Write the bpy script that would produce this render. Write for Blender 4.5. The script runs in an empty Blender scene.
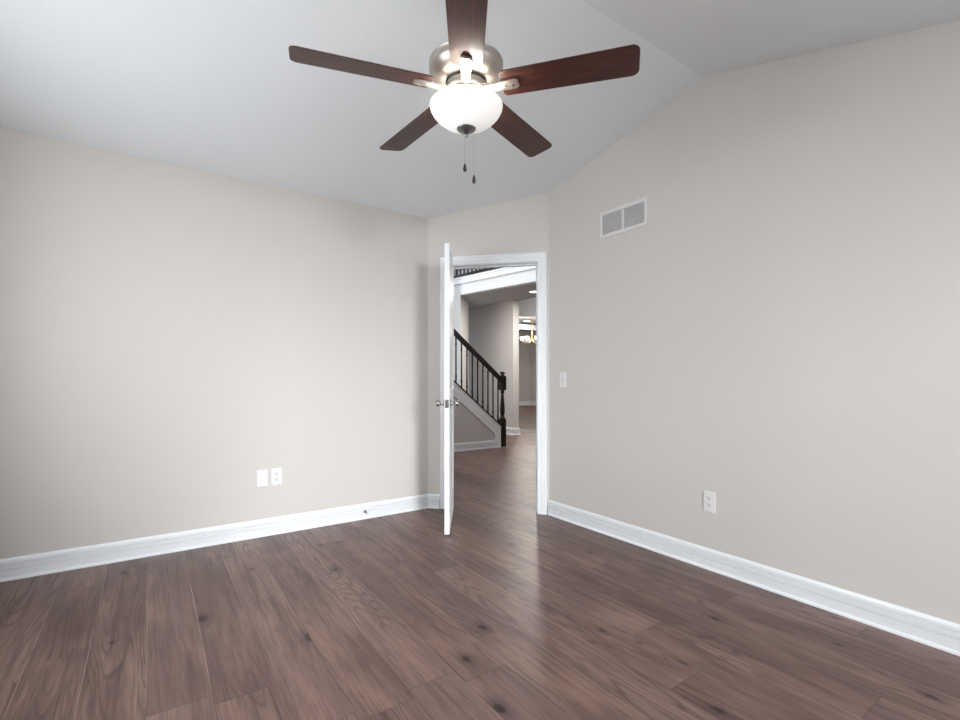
import bpy, bmesh, math, random
from mathutils import Vector, Matrix
random.seed(7)
PI = math.pi
scene = bpy.context.scene
C = scene.collection

# ------------------------------------------------------------------ camera
TH = math.radians(55.46)
U = Vector((math.sin(TH), math.cos(TH)))          # room x axis in the camera's plan frame
V = Vector((-math.cos(TH), math.sin(TH)))         # room y axis
def c2w(X, Z, z=0.0):                              # camera plan coordinates (right, forward) -> room coordinates
    return Vector((U.x*X + U.y*Z, V.x*X + V.y*Z, z))
H_CAM = 1.097
cam_d = bpy.data.cameras.new('camera')
cam = bpy.data.objects.new('camera', cam_d); C.objects.link(cam)
cam.location = (0, 0, H_CAM)
fw = c2w(0, 1)
cam.rotation_euler = (PI/2, 0, math.atan2(-fw.x, fw.y))
cam_d.sensor_width = 36
cam_d.lens = 481/960*36
cam_d.shift_y = 18.1/960
cam_d.clip_start = 0.02
scene.camera = cam

# ------------------------------------------------------------------ world, exposure, daylight
scene.view_settings.view_transform = 'Standard'
scene.view_settings.look = 'None'
scene.view_settings.gamma = 1
scene.view_settings.use_curve_mapping = False
scene.view_settings.exposure = 0.50
world = bpy.data.worlds.new('world'); scene.world = world
world.use_nodes = True
wn = world.node_tree
wn.nodes['Background'].inputs[0].default_value = (0.80, 0.90, 1.0, 1)
wn.nodes['Background'].inputs[1].default_value = 1.5

def area(name, loc, direction, sx, sy, power, color, spread=PI):
    d = bpy.data.lights.new(name, 'AREA'); d.shape = 'RECTANGLE'
    d.size = sx; d.size_y = sy; d.energy = power; d.color = color; d.spread = spread
    o = bpy.data.objects.new(name, d); C.objects.link(o)
    o.location = loc
    o.rotation_euler = Vector(direction).to_track_quat('-Z', 'Y').to_euler()
    return o
def point(name, loc, power, color, r=0.05):
    d = bpy.data.lights.new(name, 'POINT'); d.energy = power; d.color = color; d.shadow_soft_size = r
    o = bpy.data.objects.new(name, d); C.objects.link(o); o.location = loc
    return o

# room numbers
XW, YS = -0.98, -1.95                # west and south walls (behind the camera)
YN, XE = 3.610, 2.655                # left wall of the photograph, right wall of the photograph
A = Vector((1.949, YN)); B = Vector((XE, 2.876))
YR, HR, HN = 1.570, 2.849, 2.451
S1 = (HR-HN)/(YN-YR); S2 = 0.306
Y_FLAT = 0.15
H_FLAT = HR - S2*(YR-Y_FLAT)
def ceil_z(y):
    if y >= YR: return HR - S1*(y-YR)
    if y >= Y_FLAT: return HR - S2*(YR-y)
    return H_FLAT
WIN_W = (1.10, 2.80, 0.75, 2.10)     # west window: y0, y1, z0, z1
WIN_S = (-0.13, 2.45, 0.62, 2.10)     # south window: x0, x1, z0, z1

DAY = (0.93, 0.97, 1.0)
area('window_daylight', (XW-0.16, (WIN_W[0]+WIN_W[1])/2, 1.425), (1, 0, 0), 1.7, 1.35, 32, DAY)
area('window_daylight', ((WIN_S[0]+WIN_S[1])/2, YS-0.16, 1.36), (0, 1, -0.35), 2.5, 1.5, 20, DAY)
area('sky_daylight', (-0.17, -6.0, 2.45), (0.13, 1, -0.12), 1.0, 1.8, 135, DAY, math.radians(80))
# foyer: high side window daylight; back room: added fill light, no window there
area('foyer_daylight', (1.80, 5.4, 3.9), (1, 0.12, -0.35), 2.3, 1.9, 34, DAY)
area('back_room_fill', (9.4, 8.25, 1.7), (0.25, 1, 0), 2.4, 1.6, 30, DAY)

# ------------------------------------------------------------------ material helpers
def new_mat(name):
    m = bpy.data.materials.new(name); m.use_nodes = True
    nt = m.node_tree; bs = nt.nodes['Principled BSDF']
    return m, nt, bs
def setin(bs, **k):
    for n, v in k.items():
        bs.inputs[n.replace('_', ' ')].default_value = v
def paint(name, col, rough=0.6, bump=0.0, scale=400, metal=0.0, var=0.0, spec=0.5):
    m, nt, bs = new_mat(name)
    setin(bs, Base_Color=(*col, 1), Roughness=rough, Metallic=metal)
    bs.inputs['Specular IOR Level'].default_value = spec
    tc = nt.nodes.new('ShaderNodeTexCoord')
    nz = nt.nodes.new('ShaderNodeTexNoise'); nz.inputs['Scale'].default_value = scale
    nz.inputs['Detail'].default_value = 3
    nt.links.new(tc.outputs['Object'], nz.inputs['Vector'])
    if bump:
        b = nt.nodes.new('ShaderNodeBump'); b.inputs['Strength'].default_value = bump
        b.inputs['Distance'].default_value = 0.001
        nt.links.new(nz.outputs['Fac'], b.inputs['Height']); nt.links.new(b.outputs['Normal'], bs.inputs['Normal'])
    if var:
        mr = nt.nodes.new('ShaderNodeMapRange'); mr.inputs[3].default_value = 1-var; mr.inputs[4].default_value = 1+var
        vm = nt.nodes.new('ShaderNodeVectorMath'); vm.operation = 'SCALE'; vm.inputs[0].default_value = col
        nt.links.new(nz.outputs['Fac'], mr.inputs[0]); nt.links.new(mr.outputs[0], vm.inputs['Scale'])
        nt.links.new(vm.outputs[0], bs.inputs['Base Color'])
    return m
def emit(name, col, strength, base=(0.9, 0.9, 0.9)):
    m, nt, bs = new_mat(name)
    setin(bs, Base_Color=(*base, 1), Roughness=0.3)
    bs.inputs['Emission Color'].default_value = (*col, 1)
    bs.inputs['Emission Strength'].default_value = strength
    return m

M_WALL = paint('wall_paint', (0.60, 0.562, 0.521), 0.7, 0.12, 350)
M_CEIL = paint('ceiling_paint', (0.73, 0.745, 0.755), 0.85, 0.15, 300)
M_TRIM = paint('white_trim', (0.80, 0.81, 0.825), 0.35, 0.02, 60)
M_DOOR = paint('white_door', (0.82, 0.83, 0.845), 0.35, 0.03, 60)
M_PLATE = paint('white_plastic', (0.75, 0.74, 0.725), 0.3)
M_DARK = paint('dark_slot', (0.03, 0.03, 0.03), 0.5)
M_NICKEL = paint('satin_nickel', (0.50, 0.455, 0.41), 0.38, 0.02, 200, 0.9)
M_KNOB = paint('knob_nickel', (0.45, 0.44, 0.43), 0.18, 0, 200, 1.0)
M_FINIAL = paint('finial_nickel', (0.22, 0.22, 0.22), 0.35, 0, 200, 0.9)
M_STAIR = paint('espresso_wood', (0.010, 0.007, 0.006), 0.45, 0.05, 80)
M_HALLW = paint('hall_wall_paint', (0.56, 0.53, 0.50), 0.7, 0.1, 350)
M_GRILLE = paint('grille_enamel', (0.70, 0.68, 0.66), 0.45)
M_DUCT = paint('duct_interior', (0.22, 0.215, 0.21), 0.8)
M_FOB = paint('walnut_fob', (0.035, 0.016, 0.010), 0.35)
M_CHAIN = paint('chain_steel', (0.28, 0.28, 0.28), 0.6, 0, 200, 0.2)
M_GOLD = paint('brass', (0.75, 0.55, 0.28), 0.3, 0, 100, 0.9)
M_BOWL = emit('frosted_glass_lit', (1.0, 0.955, 0.90), 0.28, (0.85, 0.84, 0.82))
M_DISC = emit('recessed_lens_lit', (1.0, 0.97, 0.93), 3.0)
M_SHADE = emit('chandelier_glass_lit', (1.0, 0.95, 0.88), 2.2)
M_GLASS, _nt, _bs = new_mat('window_glass')
setin(_bs, Base_Color=(1, 1, 1, 1), Roughness=0.0); _bs.inputs['Transmission Weight'].default_value = 1; _bs.inputs['IOR'].default_value = 1.01
_bs.inputs['Alpha'].default_value = 0.15

def blade_mat():
    m, nt, bs = new_mat('walnut_blade')
    N = nt.nodes.new; L = nt.links.new
    tc = N('ShaderNodeTexCoord'); mp = N('ShaderNodeMapping'); mp.inputs['Scale'].default_value = (5, 70, 20)
    nz = N('ShaderNodeTexNoise'); nz.inputs['Scale'].default_value = 1.0; nz.inputs['Detail'].default_value = 4
    cr = N('ShaderNodeValToRGB')
    cr.color_ramp.elements[0].position = 0.3; cr.color_ramp.elements[0].color = (0.028, 0.008, 0.005, 1)
    cr.color_ramp.elements[1].position = 0.75; cr.color_ramp.elements[1].color = (0.085, 0.024, 0.014, 1)
    L(tc.outputs['Object'], mp.inputs[0]); L(mp.outputs[0], nz.inputs['Vector']); L(nz.outputs['Fac'], cr.inputs[0])
    L(cr.outputs[0], bs.inputs['Base Color']); bs.inputs['Roughness'].default_value = 0.38
    return m
M_BLADE = blade_mat()

def floor_mat():
    m, nt, bs = new_mat('wide_oak_planks')
    N = nt.nodes.new; L = nt.links.new
    def math_(op, a, b=None, c=None):
        n = N('ShaderNodeMath'); n.operation = op
        for i, v in enumerate((a, b, c)):
            if v is None: continue
            if isinstance(v, (int, float)): n.inputs[i].default_value = v
            else: L(v, n.inputs[i])
        return n.outputs[0]
    geo = N('ShaderNodeNewGeometry'); sep = N('ShaderNodeSeparateXYZ'); L(geo.outputs['Position'], sep.inputs[0])
    x, y = sep.outputs['X'], sep.outputs['Y']
    W, LEN = 0.19, 1.75
    xs = math_('DIVIDE', math_('ADD', x, 0.008+19.0), W)
    row = math_('FLOOR', xs); fx = math_('FRACT', xs)
    wr = N('ShaderNodeTexWhiteNoise'); wr.noise_dimensions = '1D'; L(row, wr.inputs['W'])
    ys = math_('ADD', math_('DIVIDE', math_('ADD', y, 20.0), LEN), math_('MULTIPLY', wr.outputs['Value'], 7.3))
    idx = math_('FLOOR', ys); fy = math_('FRACT', ys)
    cmb = N('ShaderNodeCombineXYZ'); L(row, cmb.inputs[0]); L(idx, cmb.inputs[1])
    wp = N('ShaderNodeTexWhiteNoise'); wp.noise_dimensions = '3D'; L(cmb.outputs[0], wp.inputs['Vector'])
    rnd = wp.outputs['Value']; rcol = N('ShaderNodeSeparateColor'); L(wp.outputs['Color'], rcol.inputs[0])
    # plank-local coordinates so that grain breaks at each board
    gx = math_('ADD', x, math_('MULTIPLY', rcol.outputs[0], 40.0))
    gy = math_('ADD', y, math_('MULTIPLY', rcol.outputs[1], 40.0))
    def noise(sx, sy, scale, detail=4, rough=0.55, dist=0.0):
        cb = N('ShaderNodeCombineXYZ'); L(math_('MULTIPLY', gx, sx), cb.inputs[0]); L(math_('MULTIPLY', gy, sy), cb.inputs[1]); L(math_('MULTIPLY', rnd, 17.0), cb.inputs[2])
        n = N('ShaderNodeTexNoise'); n.inputs['Scale'].default_value = scale; n.inputs['Detail'].default_value = detail
        n.inputs['Roughness'].default_value = rough; n.inputs['Distortion'].default_value = dist
        L(cb.outputs[0], n.inputs['Vector']); return n.outputs['Fac']
    broad = noise(1.0, 0.28, 5.0, 3)
    # growth rings: contour lines of a stretched field
    field = noise(1.0, 0.085, 6.0, 2, 0.35)
    patch = noise(1.0, 0.35, 2.6, 2)
    rings = math_('ABSOLUTE', math_('SINE', math_('MULTIPLY', field, 85.0)))
    fine = noise(1.0, 0.022, 260.0, 3, 0.6)
    mid = noise(1.0, 0.045, 36.0, 4, 0.55)
    # knots
    cb = N('ShaderNodeCombineXYZ'); L(gx, cb.inputs[0]); L(math_('MULTIPLY', gy, 0.55), cb.inputs[1])
    wob = N('ShaderNodeTexNoise'); wob.inputs['Scale'].default_value = 30.0
    L(cb.outputs[0], wob.inputs['Vector'])
    vadd = N('ShaderNodeVectorMath'); vadd.operation = 'MULTIPLY_ADD'; L(wob.outputs['Color'], vadd.inputs[0]); vadd.inputs[1].default_value = (0.02, 0.02, 0); L(cb.outputs[0], vadd.inputs[2])
    vo = N('ShaderNodeTexVoronoi'); vo.voronoi_dimensions = '2D'; vo.inputs['Scale'].default_value = 2.6; vo.inputs['Randomness'].default_value = 1.0
    L(vadd.outputs[0], vo.inputs['Vector'])
    vsep = N('ShaderNodeSeparateColor'); L(vo.outputs['Color'], vsep.inputs[0])
    on = math_('GREATER_THAN', vsep.outputs[0], 0.35)
    size = math_('MULTIPLY_ADD', vsep.outputs[1], 0.040, 0.022)
    def smooth(v, a, b, o0=0.0, o1=1.0):
        n = N('ShaderNodeMapRange'); n.interpolation_type = 'SMOOTHSTEP'
        L(v, n.inputs[0])
        for i, q in ((1, a), (2, b), (3, o0), (4, o1)):
            if isinstance(q, (int, float)): n.inputs[i].default_value = q
            else: L(q, n.inputs[i])
        return n.outputs[0]
    core = math_('MULTIPLY', on, smooth(vo.outputs['Distance'], math_('MULTIPLY', size, 0.45), size, 1.0, 0.0))
    halo = math_('MULTIPLY', on, smooth(vo.outputs['Distance'], 0.0, math_('MULTIPLY', size, 3.2), 1.0, 0.0))
    # colour
    def mixc(f, a, b):
        n = N('ShaderNodeMix'); n.data_type = 'RGBA'
        if isinstance(f, (int, float)): n.inputs[0].default_value = f
        else: L(f, n.inputs[0])
        for i, q in ((6, a), (7, b)):
            if isinstance(q, tuple): n.inputs[i].default_value = (*q, 1)
            else: L(q, n.inputs[i])
        return n.outputs[2]
    plank = mixc(rcol.outputs[2], (0.105, 0.057, 0.048), (0.188, 0.114, 0.098))
    warm = mixc(math_('MULTIPLY', smooth(broad, 0.38, 0.68), 0.75), plank, (0.265, 0.162, 0.126))
    ringm = mixc(math_('MULTIPLY', math_('MULTIPLY', smooth(rings, 0.0, 0.70, 1.0, 0.0), smooth(patch, 0.42, 0.56, 0.15, 1.0)), 0.60), warm, (0.042, 0.022, 0.018))
    midm = mixc(smooth(mid, 0.46, 0.74, 0.0, 0.58), ringm, (0.048, 0.027, 0.024))
    finem = mixc(smooth(fine, 0.46, 0.64, 0.0, 0.50), midm, (0.055, 0.033, 0.029))
    h1 = mixc(math_('MULTIPLY', halo, 0.75), finem, (0.050, 0.026, 0.023))
    k1 = mixc(math_('MULTIPLY', core, 0.9), h1, (0.008, 0.004, 0.004))
    # seams (pale worn bevel on some boards, dark on others)
    ex = math_('MULTIPLY', math_('SUBTRACT', 0.5, math_('ABSOLUTE', math_('SUBTRACT', fx, 0.5))), W)
    ey = math_('MULTIPLY', math_('SUBTRACT', 0.5, math_('ABSOLUTE', math_('SUBTRACT', fy, 0.5))), LEN)
    dx = smooth(ex, 0.0006, 0.0024, 1.0, 0.0); dy = smooth(ey, 0.0006, 0.0022, 1.0, 0.0)
    wornm = noise(0.1, 0.35, 3.5, 2)
    pale = math_('MULTIPLY', dx, smooth(wornm, 0.48, 0.60))
    s1 = mixc(math_('MULTIPLY', math_('MAXIMUM', dx, dy), 0.65), k1, (0.045, 0.026, 0.022))
    s2 = mixc(math_('MULTIPLY', pale, 0.75), s1, (0.45, 0.36, 0.30))
    L(s2, bs.inputs['Base Color'])
    rg = math_('MULTIPLY_ADD', mid, 0.16, 0.30)
    L(rg, bs.inputs['Roughness'])
    bs.inputs['Specular IOR Level'].default_value = 0.35
    bp = N('ShaderNodeBump'); bp.inputs['Strength'].default_value = 0.25; bp.inputs['Distance'].default_value = 0.0012
    hgt = math_('SUBTRACT', math_('MULTIPLY', fine, -0.35), math_('MAXIMUM', dx, dy))
    hgt = math_('ADD', hgt, math_('MULTIPLY', broad, 1.2))
    L(hgt, bp.inputs['Height']); L(bp.outputs[0], bs.inputs['Normal'])
    return m
M_FLOOR = floor_mat()

# ------------------------------------------------------------------ mesh helpers
def obj(name, bm, mat, parent=None, smooth=False, bevel=0.0, seg=2):
    bmesh.ops.remove_doubles(bm, verts=bm.verts, dist=1e-6)
    bmesh.ops.recalc_face_normals(bm, faces=bm.faces)
    me = bpy.data.meshes.new(name); bm.to_mesh(me); bm.free()
    me.materials.append(mat)
    o = bpy.data.objects.new(name, me); C.objects.link(o)
    if parent: o.parent = parent
    if smooth:
        for p in me.polygons: p.use_smooth = True
        md = o.modifiers.new('edge', 'EDGE_SPLIT'); md.split_angle = math.radians(35)
    if bevel:
        md = o.modifiers.new('bevel', 'BEVEL'); md.width = bevel; md.segments = seg; md.limit_method = 'ANGLE'
    return o
def struct(name, bm, mat, parent=None, **k):
    o = obj(name, bm, mat, parent, **k)
    if parent is None: o['kind'] = 'structure'
    return o
def thing(name, label, cat, loc=(0, 0, 0), rotz=0, group=None):
    o = bpy.data.objects.new(name, None); C.objects.link(o); o.empty_display_size = 0.1
    o.location = loc; o.rotation_euler = (0, 0, rotz); o['label'] = label; o['category'] = cat
    if group: o['group'] = group
    return o
def box(bm, x0, x1, y0, y1, z0, z1, mtx=None):
    vs = [Vector((x, y, z)) for x in (x0, x1) for y in (y0, y1) for z in (z0, z1)]
    if mtx: vs = [mtx @ v for v in vs]
    v = [bm.verts.new(p) for p in vs]
    for f in ((0, 1, 3, 2), (4, 6, 7, 5), (0, 4, 5, 1), (2, 3, 7, 6), (0, 2, 6, 4), (1, 5, 7, 3)):
        bm.faces.new([v[i] for i in f])
    return bm
def prism(bm, plan, z0, z1):                       # z0/z1 numbers or functions of (x, y)
    f0 = z0 if callable(z0) else (lambda x, y: z0); f1 = z1 if callable(z1) else (lambda x, y: z1)
    lo = [bm.verts.new((p[0], p[1], f0(p[0], p[1]))) for p in plan]
    hi = [bm.verts.new((p[0], p[1], f1(p[0], p[1]))) for p in plan]
    n = len(plan)
    bm.faces.new(lo[::-1]); bm.faces.new(hi)
    for i in range(n):
        j = (i+1) % n; bm.faces.new([lo[i], lo[j], hi[j], hi[i]])
    return bm
def extrude_poly(bm, pts, vec):                    # closed polygon of 3-D points pushed along vec
    a = [bm.verts.new(p) for p in pts]; b = [bm.verts.new(Vector(p)+Vector(vec)) for p in pts]
    n = len(pts)
    bm.faces.new(a[::-1]); bm.faces.new(b)
    for i in range(n):
        j = (i+1) % n; bm.faces.new([a[i], a[j], b[j], b[i]])
    return bm
def lathe(bm, prof, seg=48, mtx=None, closed=False):
    rings = []
    for r, z in prof:
        ring = []
        for k in range(seg):
            a = 2*PI*k/seg
            p = Vector((r*math.cos(a), r*math.sin(a), z))
            ring.append(bm.verts.new(mtx @ p if mtx else p))
        rings.append(ring)
    for i in range(len(rings)-1):
        for k in range(seg):
            j = (k+1) % seg
            bm.faces.new([rings[i][k], rings[i][j], rings[i+1][j], rings[i+1][k]])
    if closed:
        for k in range(seg):
            j = (k+1) % seg
            bm.faces.new([rings[-1][k], rings[-1][j], rings[0][j], rings[0][k]])
    else:
        bm.faces.new(rings[0][::-1]); bm.faces.new(rings[-1])
    return bm
def tube(bm, p0, p1, r, seg=12):
    d = Vector(p1)-Vector(p0)
    mtx = Matrix.Translation(Vector(p0)) @ d.to_track_quat('Z', 'Y').to_matrix().to_4x4()
    return lathe(bm, [(r, 0), (r, d.length)], seg, mtx)
def sweep_plan(bm, pts, prof, ends=(None, None)):
    """sweep a closed (offset, z) profile along a plan polyline; offset goes to the left of travel"""
    n = len(pts); rows = []
    P = [Vector(p) for p in pts]
    for i in range(n):
        d0 = (P[i]-P[i-1]).normalized() if i > 0 else None
        d1 = (P[i+1]-P[i]).normalized() if i < n-1 else None
        if d0 is None: d0 = ends[0].normalized() if ends[0] else d1
        if d1 is None: d1 = ends[1].normalized() if ends[1] else d0
        n0 = Vector((-d0.y, d0.x)); n1 = Vector((-d1.y, d1.x))
        mit = (n0+n1); mit = mit / (1 + n0.dot(n1))
        rows.append([bm.verts.new((P[i].x+mit.x*o, P[i].y+mit.y*o, z)) for o, z in prof])
    m = len(prof)
    for i in range(n-1):
        for k in range(m):
            j = (k+1) % m
            bm.faces.new([rows[i][k], rows[i][j], rows[i+1][j], rows[i+1][k]])
    bm.faces.new(rows[0]); bm.faces.new(rows[-1][::-1])
    return bm
def casing_sweep(bm, s0, s1, h, prof, place):
    """door or window architrave: prof = (outward, protrusion); place(s, z, out) -> point"""
    rows = []
    for k in range(4):
        row = []
        for w, d in prof:
            s = (s0-w) if k < 2 else (s1+w)
            z = 0.0 if k in (0, 3) else h+w
            row.append(bm.verts.new(place(s, z, d)))
        rows.append(row)
    m = len(prof)
    for i in range(3):
        for k in range(m):
            j = (k+1) % m
            bm.faces.new([rows[i][k], rows[i][j], rows[i+1][j], rows[i+1][k]])
    bm.faces.new(rows[0]); bm.faces.new(rows[3][::-1])
    return bm
T = 0.12
DW = (B-A).normalized()                    # along the door wall
DN = Vector((-DW.y, DW.x))                 # outwards, into the hall
if DN.dot(Vector((1, 1))) < 0: DN = -DN
LD = (B-A).length
def dw(s, out=0.0):                        # door wall plan point
    return A + DW*s + DN*out
S_L, S_R, H_OP = 0.190, 0.922, 2.034

# ------------------------------------------------------------------ bedroom shell
bm = bmesh.new()
prism(bm, [(XW-0.12, YS-0.12), (15.5, YS-0.12), (15.5, 16.5), (XW-0.12, 16.5)], -0.12, 0.0)
struct('floor', bm, M_FLOOR)

bm = bmesh.new()
OA = (A.x+T*math.tan(math.radians(22.5)), YN+T); OB = (XE+T, B.y+T*math.tan(math.radians(22.5)))
prism(bm, [(XW-T, YR), (XE+T, YR), OB, OA, (XW-T, YN+T)], lambda x, y: HR-S1*(y-YR), lambda x, y: HR-S1*(y-YR)+0.12)
prism(bm, [(XW-T, Y_FLAT), (XE+T, Y_FLAT), (XE+T, YR), (XW-T, YR)], lambda x, y: HR-S2*(YR-y), lambda x, y: HR-S2*(YR-y)+0.12)
prism(bm, [(XW-T, YS-T), (XE+T, YS-T), (XE+T, Y_FLAT), (XW-T, Y_FLAT)], H_FLAT, H_FLAT+0.12)
struct('ceiling', bm, M_CEIL)

bm = bmesh.new()
prism(bm, [(XW, YN), (A.x, YN), OA, (XW, YN+T)], 0, lambda x, y: HN if y < YN+0.01 else HN-S1*T)
struct('wall_left', bm, M_WALL)

bm = bmesh.new()                            # gabled right wall
pts = [(YS, 0), (B.y, 0), (B.y, ceil_z(B.y)), (YR, HR), (Y_FLAT, H_FLAT), (YS, H_FLAT)]
extrude_poly(bm, [(XE, y, z) for y, z in pts], (T, 0, 0))
struct('wall_right', bm, M_WALL)

bm = bmesh.new()                            # diagonal door wall: left pier, right pier, header
top = lambda x, y: ceil_z(y)
def pier(s0, s1, z0, z1, o0=None, o1=None):
    a, b = dw(s0), dw(s1); c, d = (o1 or dw(s1, T)), (o0 or dw(s0, T))
    prism(bm, [a, b, c, d], z0, z1)
pier(0, S_L-0.018, 0, top, o0=Vector(OA))
pier(S_R+0.018, LD, 0, top, o1=Vector(OB))
pier(S_L-0.018, S_R+0.018, H_OP+0.018, top)
struct('wall_door_side', bm, M_WALL)

# walls with the windows behind the camera
def wall_with_window(name, along, const, a0, a1, w, h, sign):
    bm = bmesh.new()
    def bx_(p0, p1, z0, z1):
        if along == 'y': box(bm, min(const, const+sign*T), max(const, const+sign*T), p0, p1, z0, z1)
        else: box(bm, p0, p1, min(const, const+sign*T), max(const, const+sign*T), z0, z1)
    bx_(a0, w[0], 0, h); bx_(w[1], a1, 0, h); bx_(w[0], w[1], 0, w[2]); bx_(w[0], w[1], w[3], h)
    return bm
bm = wall_with_window('w', 'x', YS, XW, XE, WIN_S, H_FLAT, -1)
struct('wall_back', bm, M_WALL)
bm = wall_with_window('w', 'y', XW, YS, YN, WIN_W, H_FLAT-0.002, -1)
extrude_poly(bm, [(XW-T, y, z) for y, z in ((Y_FLAT, H_FLAT-0.002), (YN, H_FLAT-0.002), (YN, HN), (YR, HR), (Y_FLAT, H_FLAT))], (T, 0, 0))
struct('wall_window_side', bm, M_WALL)

def window(n, along, const, w, sign):
    bm = bmesh.new()
    def bb(b_, p0, p1, d0, d1, z0, z1):
        c0, c1 = const+sign*d0, const+sign*d1
        if along == 'y': box(b_, min(c0, c1), max(c0, c1), p0, p1, z0, z1)
        else: box(b_, p0, p1, min(c0, c1), max(c0, c1), z0, z1)
    f = 0.05
    bb(bm, w[0], w[0]+f, 0.04, 0.11, w[2], w[3]); bb(bm, w[1]-f, w[1], 0.04, 0.11, w[2], w[3])
    bb(bm, w[0]+f, w[1]-f, 0.04, 0.11, w[2], w[2]+f); bb(bm, w[0]+f, w[1]-f, 0.04, 0.11, w[3]-f, w[3])
    mid = (w[0]+w[1])/2
    bb(bm, mid-f/2, mid+f/2, 0.045, 0.105, w[2]+f, w[3]-f)
    o = struct('window_%d' % n, bm, M_TRIM)
    g = bmesh.new(); bb(g, w[0]+f, mid-f/2, 0.07, 0.076, w[2]+f, w[3]-f); bb(g, mid+f/2, w[1]-f, 0.07, 0.076, w[2]+f, w[3]-f)
    obj('pane', g, M_GLASS, o)
    s = bmesh.new(); bb(s, w[0]-0.05, w[1]+0.05, -0.05, 0.0, w[2]-0.03, w[2])
    obj('window_sill', s, M_TRIM, o)
window(1, 'y', XW, WIN_W, -1)
window(2, 'x', YS, WIN_S, -1)

# baseboards
BH = 0.118
BP = [(0, 0), (0.023, 0), (0.023, 0.008), (0.019, 0.013), (0.0145, 0.016), (0.0175, 0.056), (0.0175, 0.0575), (0.0060, 0.0580), (0.0060, 0.0615),
      (0.0135, 0.0625), (0.0155, 0.083), (0.0155, 0.0845), (0.0030, 0.0850), (0.0030, 0.0890), (0.0105, 0.0905), (0.0105, 0.104), (0.0070, 0.113), (0.004, BH), (0, BH)]
D45 = (A-B)
# travel so that 'left of travel' points into the room: right wall northwards, door wall, left wall westwards
bm = bmesh.new(); sweep_plan(bm, [(XE, YS+0.02), (B.x, B.y)], BP, (None, A-B)); struct('baseboard_right', bm, M_TRIM)
bm = bmesh.new(); sweep_plan(bm, [A, (XW+0.02, YN)], BP, (A-B, None)); struct('baseboard_left', bm, M_TRIM)
CW = 0.080
bm = bmesh.new()
sweep_plan(bm, [dw(S_L-CW-0.004), A], BP, (None, Vector((-1, 0)))); struct('baseboard_door_side', bm, M_TRIM)
bm = bmesh.new(); sweep_plan(bm, [(XW, YN-0.03), (XW, YS), (XE-0.03, YS)], BP); struct('baseboard_back', bm, M_TRIM)

# door jamb lining + casing
def dplace(s, z, d): p = dw(s, -d); return (p.x, p.y, z)
CP = [(0.004, 0), (0.004, 0.010), (0.012, 0.013), (0.016, 0.010), (0.034, 0.012), (0.038, 0.0155), (0.058, 0.017), (0.064, 0.020), (0.073, 0.020), (0.078, 0.015), (CW, 0.008), (CW, 0)]
bm = bmesh.new(); casing_sweep(bm, S_L, S_R, H_OP, CP, dplace); struct('trim_1', bm, M_TRIM)
bm = bmesh.new(); casing_sweep(bm, S_L, S_R, H_OP, CP, lambda s, z, d: (*dw(s, T+d), z)); struct('trim_2', bm, M_TRIM)
bm = bmesh.new()
R45 = Matrix(((DW.x, DN.x, 0, A.x), (DW.y, DN.y, 0, A.y), (0, 0, 1, 0), (0, 0, 0, 1)))     # local (s, out, z) -> world
e = 0.001
box(bm, S_L-0.018, S_L, e, T-e, 0, H_OP, R45); box(bm, S_R, S_R+0.018, e, T-e, 0, H_OP, R45); box(bm, S_L-0.018, S_R+0.018, e, T-e, H_OP, H_OP+0.018, R45)
box(bm, S_L, S_L+0.011, 0.040, 0.075, 0, H_OP, R45); box(bm, S_R-0.011, S_R, 0.040, 0.075, 0, H_OP, R45); box(bm, S_L+0.011, S_R-0.011, 0.040, 0.075, H_OP-0.011, H_OP, R45)
jamb = struct('trim_3', bm, M_TRIM)
bm = bmesh.new(); box(bm, S_R-0.0015, S_R+0.0005, 0.008, 0.034, 0.885, 0.945, R45); obj('strike_plate', bm, M_KNOB, jamb)

# ------------------------------------------------------------------ door leaf
DWID, DTH, DH = 0.703, 0.035, 2.020
piv = dw(S_L+0.001, -0.004)
tgt = c2w(-0.2465, 3.33)
ldir = (Vector((tgt.x, tgt.y))-piv).normalized()
ang = math.atan2(ldir.y, ldir.x)
door = bpy.data.objects.new('door_1', None)
def door_leaf():
    # local x along the width from the hinge, y = thickness (0..DTH towards the opening side), z up
    bm = bmesh.new()
    st = 0.10
    box(bm, 0, DWID, 0.006, DTH-0.006, 0, DH)                       # core seen in the sunk panels
    for y0, y1 in ((0, 0.006), (DTH-0.006, DTH)):
        box(bm, 0, st, y0, y1, 0, DH); box(bm, DWID-st, DWID, y0, y1, 0, DH)
        for z0, z1 in ((0, 0.20), (0.84, 1.00), (DH-0.12, DH)): box(bm, st, DWID-st, y0, y1, z0, z1)
        yy = (y0, y1)
        for z0, z1 in ((0.20, 0.84), (1.00, DH-0.12)):               # raised field
            g = 0.035
            a = 0.0025 if y0 == 0 else DTH-0.006; b = 0.006 if y0 == 0 else DTH-0.0025
            box(bm, st+g, DWID-st-g, a, b, z0+g, z1-g)
    return bm
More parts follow.
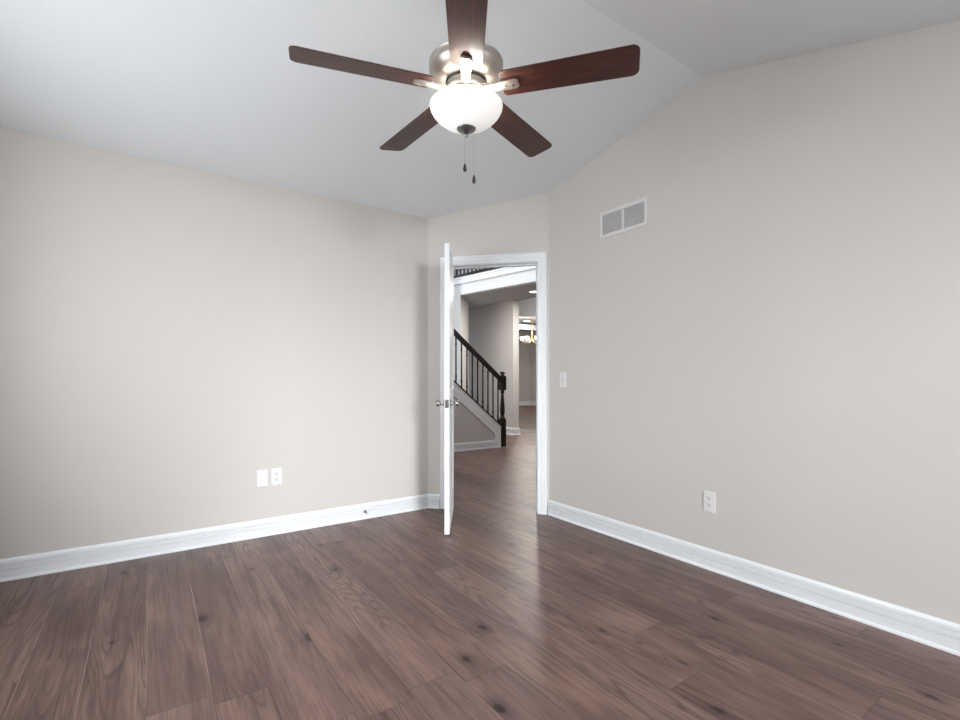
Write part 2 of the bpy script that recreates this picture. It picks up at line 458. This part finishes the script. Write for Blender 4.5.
# the side of the leaf that faces the opening
side = 1 if Vector((-ldir.y, ldir.x)).dot(DW) > 0 else -1
bm = door_leaf()
if side < 0:
    for v in bm.verts: v.co.y = -v.co.y
door = struct('door_1', bm, M_DOOR, bevel=0.0015)
door.location = (piv.x, piv.y, 0.012); door.rotation_euler = (0, 0, ang)
def knob(y_face, sgn):
    kb = bmesh.new()
    prof = [(0.0, 0), (0.031, 0), (0.032, 0.003), (0.028, 0.008), (0.013, 0.011), (0.0115, 0.016), (0.011, 0.026), (0.014, 0.031), (0.022, 0.037), (0.0255, 0.046), (0.0250, 0.055), (0.020, 0.062), (0.010, 0.066), (0.0, 0.067)]
    mtx = Matrix.Translation((DWID-0.062, y_face, 0.907)) @ Matrix.Rotation(-sgn*PI/2, 4, 'X')
    lathe(kb, [(max(r, 0.0004), z) for r, z in prof], 32, mtx)
    return obj('door_knob', kb, M_KNOB, door, smooth=True)
knob(0 if side > 0 else -DTH, -1); knob(DTH if side > 0 else 0, 1)
bm = bmesh.new()
yc = side*DTH/2
box(bm, DWID-0.0005, DWID+0.001, yc-0.0125, yc+0.0125, 0.878, 0.936); box(bm, DWID+0.001, DWID+0.008, yc-0.006, yc+0.006, 0.899, 0.915)
obj('latch_plate', bm, M_KNOB, door)
for hz in (0.20, 1.00, 1.80):
    bm = bmesh.new()
    lathe(bm, [(0.006, hz-0.045), (0.006, hz+0.045)], 12, Matrix.Translation((-0.004, -side*0.006, 0)))
    obj('hinge', bm, M_KNOB, door)

# ------------------------------------------------------------------ hall shell
HL = 2.60                                    # low ceiling under the gallery
# stair knee wall (axis aligned), plane y = 6.126
YK, XN = 6.126, 4.635
RISE = 0.815
def rake(x): return 0.335 + RISE*(4.60-x)    # height of the shoe line
xa = 2.55
bm = bmesh.new()
extrude_poly(bm, [(xa, YK, 0), (XN-0.03, YK, 0), (XN-0.03, YK, rake(XN-0.03)-0.012), (xa, YK, rake(xa)-0.012)], (0, 0.09, 0))
struct('wall_stair', bm, M_HALLW)
bm = bmesh.new()                             # skirt, cap, end board and base moulding on the knee wall
yf = YK
def band(xl, xr, lo, hi, d0, d1):
    extrude_poly(bm, [(xl, yf-d1, lo(xl)), (xr, yf-d1, lo(xr)), (xr, yf-d1, hi(xr)), (xl, yf-d1, hi(xl))], (0, d1-d0, 0))
xr_ = XN-0.028
band(xa, xr_, lambda x: rake(x)-0.125, lambda x: rake(x)-0.016, 0, 0.018)
band(xa, xr_-0.080, lambda x: rake(x)-0.185, lambda x: rake(x)-0.125, 0, 0.012)
band(xa, xr_-0.115, lambda x: rake(x)-0.205, lambda x: rake(x)-0.190, 0, 0.018)
band(xr_-0.080, xr_, lambda x: 0.0, lambda x: rake(x)-0.125, 0, 0.018)
band(xr_-0.115, xr_-0.080, lambda x: 0.12, lambda x: rake(x)-0.185, 0, 0.012)
extrude_poly(bm, [(xa, yf-0.026, rake(xa)-0.022), (xr_, yf-0.026, rake(xr_)-0.022), (xr_, yf-0.026, rake(xr_)-0.002), (xa, yf-0.026, rake(xa)-0.002)], (0, 0.14, 0))
struct('trim_4', bm, M_TRIM)
bm = bmesh.new(); sweep_plan(bm, [(XN-0.03, YK), (xa, YK)], [(o+0.001, z) for o, z in BP]); struct('baseboard_stair', bm, M_TRIM)

stair = thing('staircase', 'wooden staircase rising to the left behind its half wall in the hall', 'staircase', (XN, YK+0.09, 0))
n_st = 9
for k in range(n_st):
    run = 0.19/RISE
    bm = bmesh.new()
    x1 = -0.06-k*run; z1 = 0.18+k*0.19
    box(bm, x1-run, x1, 0.002, 0.93, 0, z1-0.03)
    obj('riser', bm, M_TRIM, stair)
    bm = bmesh.new(); box(bm, x1-run, x1+0.025, 0.002, 0.93, z1-0.03, z1)
    obj('tread', bm, M_STAIR, stair, bevel=0.006)

rail = thing('stair_railing', 'dark brown stair handrail with turned newel post and slim balusters', 'railing', (XN+0.02, YK+0.045, 0))
# newel: square base, turned waist, square block, cap
def newel(bm):
    w = 0.043
    box(bm, -w, w, -w, w, 0, 0.44)
    lathe(bm, [(0.040, 0.44), (0.046, 0.455), (0.040, 0.47), (0.026, 0.49), (0.034, 0.52), (0.040, 0.58), (0.034, 0.68), (0.024, 0.80), (0.022, 0.85), (0.034, 0.865), (0.034, 0.88), (0.026, 0.895), (0.040, 0.905)], 24)
    box(bm, -w-0.002, w+0.002, -w-0.002, w+0.002, 0.905, 1.13)
    lathe(bm, [(0.045, 1.13), (0.036, 1.142), (0.024, 1.148), (0.022, 1.158), (0.040, 1.166), (0.043, 1.18), (0.034, 1.195), (0.012, 1.205)], 24)
bm = bmesh.new(); newel(bm); bmesh.ops.translate(bm, verts=bm.verts, vec=(0.03, 0, 0)); obj('newel_post', bm, M_STAIR, rail)
x0r, x1r = xa-XN-0.02, -0.014
def hz_(x): return rake(x+XN+0.02)+0.735        # handrail underside
def sloped(bm, xs, xe, lo, hi, hw):
    extrude_poly(bm, [(xs, -hw, lo(xs)), (xe, -hw, lo(xe)), (xe, -hw, hi(xe)), (xs, -hw, hi(xs))], (0, 2*hw, 0))
bm = bmesh.new(); sloped(bm, x0r, x1r, hz_, lambda x: hz_(x)+0.092, 0.030); obj('handrail', bm, M_STAIR, rail, bevel=0.012)
bm = bmesh.new(); sloped(bm, x0r, x1r, lambda x: rake(x+XN+0.02), lambda x: rake(x+XN+0.02)+0.024, 0.077); obj('shoe_rail', bm, M_STAIR, rail)
xb = x1r-0.045
while xb > x0r+0.1:
    bm = bmesh.new()
    zb, zt = rake(xb+XN+0.02)+0.01, hz_(xb)+0.01
    lathe(bm, [(0.013, zb), (0.013, zb+0.12), (0.017, zb+0.14), (0.012, zb+0.16), (0.011, zt-0.14), (0.015, zt-0.12), (0.012, zt-0.10), (0.012, zt)], 8, Matrix.Translation((xb, 0, 0)))
    obj('baluster', bm, M_STAIR, rail)
    xb -= 0.0985

# gallery edge (fascia) and the wall pier that carries it
G1 = Vector((4.63, 7.35)); G0 = Vector((4.94, 5.62)); GD = (G0-G1).normalized()
GR = G0 + GD*2.6                              # hidden continuation towards the front door
GN = Vector((GD.y, -GD.x));
if GN.dot(Vector((1, 0))) < 0: GN = -GN       # away from the camera
J = Vector((5.26, 8.05))
GL = G1 - GD*1.4
bm = bmesh.new()
prism(bm, [GR, G1, G1+GN*0.12, GR+GN*0.12], HL, 2.79)
prism(bm, [GR-GN*0.02, GL-GN*0.02, GL+GN*0.14, GR+GN*0.14], 2.79, 2.91)
prism(bm, [GR-GN*0.035, GL-GN*0.035, GL-GN*0.02, GR-GN*0.02], 2.875, 2.91)
prism(bm, [GR-GN*0.045, GL-GN*0.045, GL-GN*0.02, GR-GN*0.02], 2.790, 2.815)
struct('trim_5', bm, M_TRIM)
bm = bmesh.new()
prism(bm, [GL, G1, J, J+Vector((-0.6, 0.9)), GL+Vector((0.3, 1.4))], 0, HL)
prism(bm, [GL, G1, G1+GN*0.12, GL+GN*0.12], HL, 2.79)
struct('wall_pier', bm, paint('pier_paint', (0.72, 0.70, 0.67), 0.6, 0.05, 300))
# gallery floor / low ceiling
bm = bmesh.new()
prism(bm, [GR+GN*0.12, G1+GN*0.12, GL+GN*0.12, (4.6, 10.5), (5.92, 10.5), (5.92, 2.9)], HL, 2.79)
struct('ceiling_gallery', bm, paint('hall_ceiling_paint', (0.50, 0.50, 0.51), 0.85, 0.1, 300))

gal = thing('gallery_railing', 'dark balcony railing along the upper gallery edge above the hall opening', 'railing', (GL.x, GL.y, 2.91), math.atan2(GD.y, GD.x))
LG = (GR-GL).length
bm = bmesh.new(); box(bm, 0, LG, -0.04, 0.04, 0, 0.05); obj('shoe_rail', bm, M_STAIR, gal)
bm = bmesh.new(); box(bm, 0, LG, -0.03, 0.03, 0.90, 0.96); obj('handrail', bm, M_STAIR, gal, bevel=0.01)
xb = 0.3
while xb < 3.3:
    bm = bmesh.new()
    lathe(bm, [(0.015, 0.05), (0.015, 0.30), (0.019, 0.32), (0.012, 0.34), (0.012, 0.90)], 8, Matrix.Translation((xb, 0, 0)))
    obj('baluster', bm, M_STAIR, gal); xb += 0.10

# wall with the end at (5.78..6.03, 7.27) and the rooms behind
bm = bmesh.new(); prism(bm, [(5.78, 7.27), (5.92, 7.27), (5.92, 14.9), (5.78, 14.9)], 0, HL); struct('wall_hall', bm, M_HALLW)
bm = bmesh.new(); sweep_plan(bm, [(5.92, 8.4), (5.92, 7.27), (5.78, 7.27), (5.78, 11.0)], [(o*1.3, z*1.15) for o, z in BP]); struct('baseboard_hall', bm, M_TRIM)

# foyer and back-room shell
bm = bmesh.new()
box(bm, XE+T, 8.7, 2.0, 2.12, 0, 5.2)
struct('wall_foyer_front', bm, M_HALLW)
W3 = (4.2, 6.6, 2.9, 4.9)
bm = bmesh.new()
for y0, y1, z0, z1 in ((3.80, W3[0], 0, 5.2), (W3[1], 7.17, 0, 5.2), (W3[0], W3[1], 0, W3[2]), (W3[0], W3[1], W3[3], 5.2)):
    box(bm, 1.95, 2.07, y0, y1, z0, z1)
struct('wall_foyer_side', bm, M_HALLW)
bm = bmesh.new()
box(bm, 1.98, 2.04, W3[0], W3[0]+0.06, W3[2], W3[3]); box(bm, 1.98, 2.04, W3[1]-0.06, W3[1], W3[2], W3[3]); box(bm, 1.98, 2.04, 5.37, 5.43, W3[2]+0.06, W3[3]-0.06)
box(bm, 1.98, 2.04, W3[0]+0.06, W3[1]-0.06, W3[2], W3[2]+0.06); box(bm, 1.98, 2.04, W3[0]+0.06, W3[1]-0.06, W3[3]-0.06, W3[3])
struct('window_3', bm, M_TRIM)
bm = bmesh.new(); box(bm, 8.6, 8.72, 2.12, 8.1, 0, 3.45); box(bm, 8.6, 8.72, 2.12, 9.9, 3.57, 5.2); struct('wall_foyer_far', bm, M_HALLW)
bm = bmesh.new(); box(bm, 2.07, 4.35, 7.18, 7.30, 0, 5.2); box(bm, 2.07, 8.6, 9.9, 10.02, 3.57, 5.2); struct('wall_gallery', bm, M_HALLW)
bm = bmesh.new(); box(bm, 1.95, 8.72, 2.0, 10.02, 5.2, 5.32); struct('ceiling_foyer', bm, M_CEIL)
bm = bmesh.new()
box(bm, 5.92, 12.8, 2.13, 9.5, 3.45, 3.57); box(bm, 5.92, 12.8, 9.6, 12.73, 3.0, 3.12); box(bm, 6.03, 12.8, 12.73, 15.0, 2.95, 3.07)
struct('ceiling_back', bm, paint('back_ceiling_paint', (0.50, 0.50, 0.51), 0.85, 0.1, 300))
bm = bmesh.new(); box(bm, 6.03, 12.68, 9.5, 9.72, 2.70, 3.45); struct('trim_6', bm, M_HALLW)
bm = bmesh.new(); box(bm, 6.03, 12.68, 12.73, 12.90, 2.77, 3.0); struct('trim_7', bm, M_TRIM)
bm = bmesh.new(); box(bm, 6.03, 12.68, 14.9, 15.02, 0, 2.95); box(bm, 12.68, 12.80, 8.0, 15.02, 0, 3.0); box(bm, 8.6, 12.68, 7.9, 8.02, 0, 3.45); struct('wall_back_room', bm, M_HALLW)
bm = bmesh.new(); sweep_plan(bm, [(12.68, 9.0), (12.68, 14.9), (6.03, 14.9)], [(o*1.3, z*1.35) for o, z in BP]); struct('baseboard_back_room', bm, M_TRIM)

def recessed(cx, cy, z, r, label, power):
    t = thing('recessed_light', label, 'ceiling light', (cx, cy, z), 0)
    bm = bmesh.new(); lathe(bm, [(r, -0.008), (r, 0), (r*0.80, 0), (r*0.80, -0.006)], 32, closed=True); obj('trim_ring', bm, M_TRIM, t)
    bm = bmesh.new(); lathe(bm, [(r*0.80, -0.005), (r*0.80, -0.001)], 32); obj('lens', bm, M_DISC, t)
    l = area('recessed_lamp', (cx, cy, z-0.012), (0, 0, -1), r*1.5, r*1.5, power, (1.0, 0.96, 0.90))
p = c2w(0.112*8.36, 8.36)
recessed(p.x, p.y, HL, 0.095, 'lit round recessed ceiling light under the gallery, seen at the top right of the doorway', 34)
p = c2w((526.8-480)/481*16.0, 16.0)
recessed(p.x, p.y, 3.0, 0.14, 'small lit recessed ceiling light in the far back room above the chandelier', 20)

# chandelier
cp = c2w((532-480)/481*14.5, 14.5)
ch = thing('chandelier', 'small brass chandelier with glowing white glass shades in the far back room', 'chandelier', (cp.x, cp.y, 2.20))
bm = bmesh.new(); tube(bm, (0, 0, 0.10), (0, 0, 0.80), 0.010, 8)
lathe(bm, [(0.012, -0.02), (0.045, 0.02), (0.06, 0.07), (0.03, 0.13), (0.04, 0.20), (0.012, 0.28)], 16); obj('stem', bm, M_GOLD, ch, smooth=True)
bm = bmesh.new(); lathe(bm, [(0.065, 0.80), (0.065, 0.785), (0.02, 0.77)][::-1], 20); obj('canopy', bm, M_GOLD, ch)
for k in range(6):
    a = 2*PI*k/6+0.3
    bm = bmesh.new()
    pr = None
    for q in range(7):
        r = 0.03+0.27*q/6; z = 0.06-0.10*math.sin(PI*q/6)
        pt = Vector((r*math.cos(a), r*math.sin(a), z))
        if pr is not None: tube(bm, pr, pt, 0.009, 8)
        pr = pt
    arm = obj('arm', bm, M_GOLD, ch)
    bm = bmesh.new()
    lathe(bm, [(0.02, 0.03), (0.045, 0.045), (0.06, 0.085), (0.066, 0.14), (0.061, 0.14), (0.04, 0.06), (0.015, 0.04)], 20, Matrix.Translation((0.30*math.cos(a), 0.30*math.sin(a), 0)), closed=True)
    obj('shade', bm, M_SHADE, ch, smooth=True)
point('chandelier_bulb', (cp.x, cp.y, 2.55), 60, (1.0, 0.93, 0.84), 0.2)
point('foyer_fill', (4.6, 3.9, 2.3), 18, (1.0, 0.96, 0.92), 0.15)  # added fill that brightens the knee wall; no fixture here
point('stairwell_fill', (3.2, 6.75, 2.45), 22, (1.0, 0.96, 0.92), 0.15)  # unseen added light, placed to brighten the hall wall but graze its end

# ------------------------------------------------------------------ ceiling fan
fc = c2w(-0.0554, 1.940)
FZ = 2.257                                   # blade plane
fan = thing('ceiling_fan', 'five-blade brushed nickel ceiling fan with dark walnut blades and a glowing glass bowl light', 'ceiling fan', (fc.x, fc.y, FZ))
def rel(z): return z-FZ
zc = ceil_z(fc.y)
bm = bmesh.new(); lathe(bm, [(0.020, rel(zc-0.085)), (0.045, rel(zc-0.080)), (0.066, rel(zc-0.055)), (0.072, rel(zc-0.02)), (0.072, rel(zc+0.012))], 40); obj('canopy', bm, M_NICKEL, fan, smooth=True)
bm = bmesh.new(); tube(bm, (0, 0, rel(2.42)), (0, 0, rel(zc-0.07)), 0.0135, 20); obj('downrod', bm, M_NICKEL, fan, smooth=True)
bm = bmesh.new()
lathe(bm, [(0.090, 0.030), (0.105, 0.033), (0.128, 0.045), (0.142, 0.062), (0.148, 0.072), (0.149, 0.078), (0.1465, 0.082), (0.1465, 0.098), (0.149, 0.102), (0.146, 0.108), (0.130, 0.122), (0.080, 0.137), (0.035, 0.145), (0.030, 0.165), (0.016, 0.175)], 64)
obj('motor_housing', bm, M_NICKEL, fan, smooth=True)
bm = bmesh.new(); lathe(bm, [(0.060, -0.012), (0.080, -0.011), (0.083, -0.006), (0.083, 0.014), (0.080, 0.020), (0.078, 0.031)], 48); fly = obj('flywheel', bm, M_NICKEL, fan, smooth=True)
bm = bmesh.new()
for k in range(60):
    a = 2*PI*k/60
    box(bm, 0.0826, 0.0846, -0.0012, 0.0012, -0.004, 0.012, Matrix.Rotation(a, 4, 'Z'))
obj('fluted_band', bm, M_NICKEL, fly)
bm = bmesh.new()
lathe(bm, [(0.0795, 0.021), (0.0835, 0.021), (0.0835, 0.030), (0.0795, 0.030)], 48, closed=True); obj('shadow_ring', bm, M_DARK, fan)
bm = bmesh.new(); lathe(bm, [(0.050, -0.070), (0.070, -0.068), (0.074, -0.062), (0.074, -0.018), (0.070, -0.013), (0.052, -0.0125)], 40); obj('switch_housing', bm, M_NICKEL, fan, smooth=True)
# glass bowl: open shell under a fitter ring
bowl_o = [(0.004, -0.156), (0.036, -0.153), (0.070, -0.143), (0.098, -0.128), (0.120, -0.111), (0.136, -0.093), (0.1445, -0.078), (0.1470, -0.067), (0.1462, -0.061)]
bowl_i = [(r-0.004 if r > 0.02 else 0.003, z+0.004) for r, z in bowl_o][::-1]
bm = bmesh.new(); lathe(bm, bowl_o+bowl_i, 64, closed=True); bowl = obj('glass_bowl', bm, M_BOWL, fan, smooth=True)
bm = bmesh.new(); lathe(bm, [(0.002, -0.189), (0.006, -0.187), (0.008, -0.181), (0.005, -0.176), (0.010, -0.173), (0.014, -0.168), (0.030, -0.163), (0.038, -0.157), (0.039, -0.154), (0.030, -0.152), (0.002, -0.152)], 32); obj('finial', bm, M_FINIAL, bowl, smooth=True)
PHI0 = math.radians(-16.4)-(PI/2-TH)
BR0, BR1 = 0.145, 0.665
def blade_bm(mtx):
    bm = bmesh.new()
    def arc(cx, cy, r, a0, a1, n=6): return [(cx+r*math.cos(a0+(a1-a0)*i/n), cy+r*math.sin(a0+(a1-a0)*i/n)) for i in range(n+1)]
    w0, w1, r = 0.062, 0.069, 0.028
    pts = arc(BR1-r, w1-r, r, PI/2, 0)+arc(BR1-r, -(w1-r), r, 0, -PI/2)+arc(BR0+0.02, -(w0-0.02), 0.02, -PI/2, -PI)+arc(BR0+0.02, w0-0.02, 0.02, PI, PI/2)
    extrude_poly(bm, [mtx @ Vector((x, y, 0)) for x, y in pts], mtx.to_3x3() @ Vector((0, 0, 0.006)))
    return bm
PITCH = Matrix.Rotation(math.radians(-12), 4, 'X')
bb_ = blade_bm(Matrix())
blade0 = obj('blade', bb_, M_BLADE, fan, bevel=0.0015)
def iron_bm():
    bm = bmesh.new()
    # tongue below the blade then a neck to the flywheel
    sec = [(0.070, 0.018, -0.010, 0.012), (0.100, 0.018, -0.012, 0.010), (0.130, 0.018, -0.011, 0.009), (0.150, 0.021, -0.0095, 0.008), (0.185, 0.024, -0.0085, 0.007), (0.205, 0.022, -0.008, 0.0065), (0.216, 0.014, -0.0075, 0.006)]
    rows = []
    for x, w, z, t in sec:
        rows.append([bm.verts.new(p) for p in ((x, -w, z), (x, -w*0.5, z-0.004), (x, w*0.5, z-0.004), (x, w, z), (x, w, z+t), (x, -w, z+t))])
    for i in range(len(rows)-1):
        for k in range(6):
            j = (k+1) % 6; bm.faces.new([rows[i][k], rows[i][j], rows[i+1][j], rows[i+1][k]])
    bm.faces.new(rows[0]); bm.faces.new(rows[-1][::-1])
    return bm
iron0 = obj('blade_iron', iron_bm(), M_NICKEL, blade0, smooth=True)
bm = bmesh.new()
for sx in (0.165, 0.195): lathe(bm, [(0.001, -0.0155), (0.004, -0.015), (0.005, -0.0125), (0.005, -0.008)], 12, Matrix.Translation((sx, 0, 0)))
screw0 = obj('blade_screw', bm, M_KNOB, blade0, smooth=True)
for k in range(5):
    if k == 0: b, ir, sc = blade0, iron0, screw0
    else:
        b = blade0.copy(); C.objects.link(b); b.parent = fan
        ir = iron0.copy(); C.objects.link(ir); ir.parent = b
        sc = screw0.copy(); C.objects.link(sc); sc.parent = b
    b.rotation_euler = (Matrix.Rotation(PHI0+k*2*PI/5, 4, 'Z') @ PITCH).to_euler()
# pull chains hanging from the finial cap
def chain(dx, dz_, ztop, zfob):
    off = c2w(dx, dz_)
    bm = bmesh.new()
    tube(bm, (off.x, off.y, ztop), (off.x, off.y, zfob), 0.0005, 6)
    z = ztop
    while z > zfob:
        bmesh.ops.create_icosphere(bm, subdivisions=1, radius=0.0008, matrix=Matrix.Translation((off.x, off.y, z))); z -= 0.004
    ob = obj('pull_chain', bm, M_CHAIN, fan)
    bm = bmesh.new(); lathe(bm, [(0.0015, zfob+0.004), (0.004, zfob), (0.0045, zfob-0.006), (0.007, zfob-0.016), (0.0075, zfob-0.022), (0.005, zfob-0.028), (0.001, zfob-0.030)], 20, Matrix.Translation((off.x, off.y, 0)))
    obj('pull_fob', bm, M_FOB, ob, smooth=True)
chain(-0.006, 0.0, -0.178, rel(1.960)); chain(0.031, 0.0, -0.152, rel(1.913))
fan.rotation_euler = (Matrix.Rotation(0.012, 4, Vector((U.x, V.x, 0)))).to_euler()
l = point('fan_bulb', (fc.x, fc.y, FZ-0.105), 4.2, (1.0, 0.94, 0.86), 0.035)

# ------------------------------------------------------------------ wall plates, vent, door stop
def wall_pt(px, y_px, wall):
    d = c2w((px-480)/481, 1)
    t = (YN/d.y) if wall == 'L' else (XE/d.x)
    return Vector((d.x*t, d.y*t, H_CAM-(y_px-378.1)/481*t))
RZL, RZR = 0.0, -PI/2                           # local -y points into the room
def plate_bm(w, h, t=0.005):
    bm = bmesh.new(); box(bm, -w/2, w/2, -t, 0, -h/2, h/2); return bm
def outlet(c, rz, label, w=0.070, h=0.118):
    t = thing('wall_outlet', label, 'outlet', c, rz)
    obj('cover_plate', plate_bm(w, h), M_PLATE, t, bevel=0.002)
    for dz in (-0.0195, 0.0195):
        bm = bmesh.new()
        n = 24; pts = []
        for k in range(n):
            a = 2*PI*k/n; x = 0.0172*math.cos(a); z = max(-0.0125, min(0.0125, 0.0172*math.sin(a)))
            pts.append((x, -0.005, z+dz))
        extrude_poly(bm, pts, (0, -0.0018, 0)); rc = obj('receptacle', bm, M_PLATE, t)
        bm = bmesh.new()
        for sx, hh in ((-0.0065, 0.0045), (0.0065, 0.0036)): box(bm, sx-0.0017, sx+0.0017, -0.0072, -0.0060, dz+0.001-hh+0.003, dz+0.001+hh+0.003)
        lathe(bm, [(0.0031, 0), (0.0031, 0.0012)], 12, Matrix.Translation((0, -0.0060, dz-0.0075)) @ Matrix.Rotation(PI/2, 4, 'X'))
        obj('slots', bm, M_DARK, rc)
    bm = bmesh.new(); lathe(bm, [(0.0030, 0), (0.0026, 0.0012)], 12, Matrix.Translation((0, -0.005, 0)) @ Matrix.Rotation(PI/2, 4, 'X')); obj('screw', bm, M_PLATE, t)
    return t
c = wall_pt(276.6, 476.3, 'L'); outlet(c, RZL, 'white duplex outlet low on the left wall, right of the blank plate', 0.072, 0.120)
c = wall_pt(709.6, 501.5, 'R'); outlet(c, RZR, 'white duplex outlet low on the right wall, alone above the baseboard')
c = wall_pt(262.3, 478.0, 'L')
t = thing('blank_plate', 'plain white blank cover plate low on the left wall, beside the outlet', 'wall plate', c, RZL)
obj('cover_plate', plate_bm(0.072, 0.120), M_PLATE, t, bevel=0.002)
for dz in (-0.042, 0.042):
    bm = bmesh.new(); lathe(bm, [(0.0030, 0), (0.0026, 0.0012)], 12, Matrix.Translation((0, -0.005, dz)) @ Matrix.Rotation(PI/2, 4, 'X')); obj('screw', bm, M_PLATE, t)
c = wall_pt(563.3, 379.8, 'R')
t = thing('light_switch', 'white light switch plate on the right wall beside the door', 'light switch', c, RZR)
obj('cover_plate', plate_bm(0.071, 0.118), M_PLATE, t, bevel=0.002)
bm = bmesh.new(); box(bm, -0.006, 0.006, -0.0065, -0.004, -0.013, 0.013); obj('toggle_slot', bm, paint('plate_shadow_grey', (0.35, 0.34, 0.33), 0.5), t)
bm = bmesh.new(); extrude_poly(bm, [(-0.004, -0.006, -0.004), (-0.004, -0.006, 0.006), (-0.004, -0.018, 0.011), (-0.004, -0.018, 0.005)], (0.008, 0, 0)); obj('toggle', bm, M_PLATE, t)
for dz in (-0.030, 0.030):
    bm = bmesh.new(); lathe(bm, [(0.0030, 0), (0.0026, 0.0012)], 12, Matrix.Translation((0, -0.005, dz)) @ Matrix.Rotation(PI/2, 4, 'X')); obj('screw', bm, M_KNOB, t)

# return-air grille
v0 = wall_pt(600.8, 212.3, 'R'); v1 = wall_pt(648.0, 198.0, 'R'); v2 = wall_pt(600.8, 239.0, 'R'); v3 = wall_pt(648.0, 225.4, 'R')
vw = abs(v0.y-v1.y); zt = (v0.z+v1.z)/2; zb = (v2.z+v3.z)/2; vh = zt-zb
print('VENT', vw, vh, zt)
t = thing('air_vent', 'white double-panel return air grille high on the right wall', 'air vent', (XE, (v0.y+v1.y)/2, zb), RZR)
bw = 0.022
bm = bmesh.new()
def frame_side(x0, x1, z0, z1): box(bm, x0, x1, -0.009, 0, z0, z1)
frame_side(-vw/2, -vw/2+bw, 0, vh); frame_side(vw/2-bw, vw/2, 0, vh); frame_side(-vw/2+bw, vw/2-bw, 0, bw); frame_side(-vw/2+bw, vw/2-bw, vh-bw, vh); frame_side(-0.008, 0.008, bw, vh-bw)
obj('frame', bm, M_GRILLE, t, bevel=0.002)
bm = bmesh.new(); box(bm, -vw/2+bw, vw/2-bw, -0.0012, -0.0004, bw, vh-bw); obj('duct_backing', bm, M_DUCT, t)
for x0, x1 in ((-vw/2+bw, -0.008), (0.008, vw/2-bw)):
    bm = bmesh.new(); n = 13
    for k in range(n):
        z = bw+(k+0.5)*(vh-2*bw)/n; d = (vh-2*bw)/n
        extrude_poly(bm, [(x0, -0.0015, z+d*0.42), (x0, -0.0075, z-d*0.40), (x0, -0.0065, z-d*0.48), (x0, -0.0012, z+d*0.30)], (x1-x0, 0, 0))
    obj('louvre_panel', bm, M_GRILLE, t)

# spring door stop on the left baseboard
c = wall_pt(364, 511.0, 'L')
t = thing('door_stop', 'small spring door stop screwed to the left baseboard', 'door stop', (c.x, YN-0.0165, 0.060), RZL)
bm = bmesh.new(); mt = Matrix.Rotation(PI/2, 4, 'X')
lathe(bm, [(0.012, 0), (0.012, 0.003), (0.006, 0.008)], 20, mt); obj('base', bm, M_KNOB, t, smooth=True)
bm = bmesh.new()
prof = []
for k in range(28): prof.append((0.0055 if k % 2 else 0.0042, 0.008+k*0.0018))
lathe(bm, prof, 12, mt); obj('spring', bm, M_KNOB, t)
bm = bmesh.new(); lathe(bm, [(0.0065, 0.056), (0.0075, 0.060), (0.0075, 0.068), (0.005, 0.071)], 16, mt); obj('rubber_tip', bm, M_PLATE, t, smooth=True)
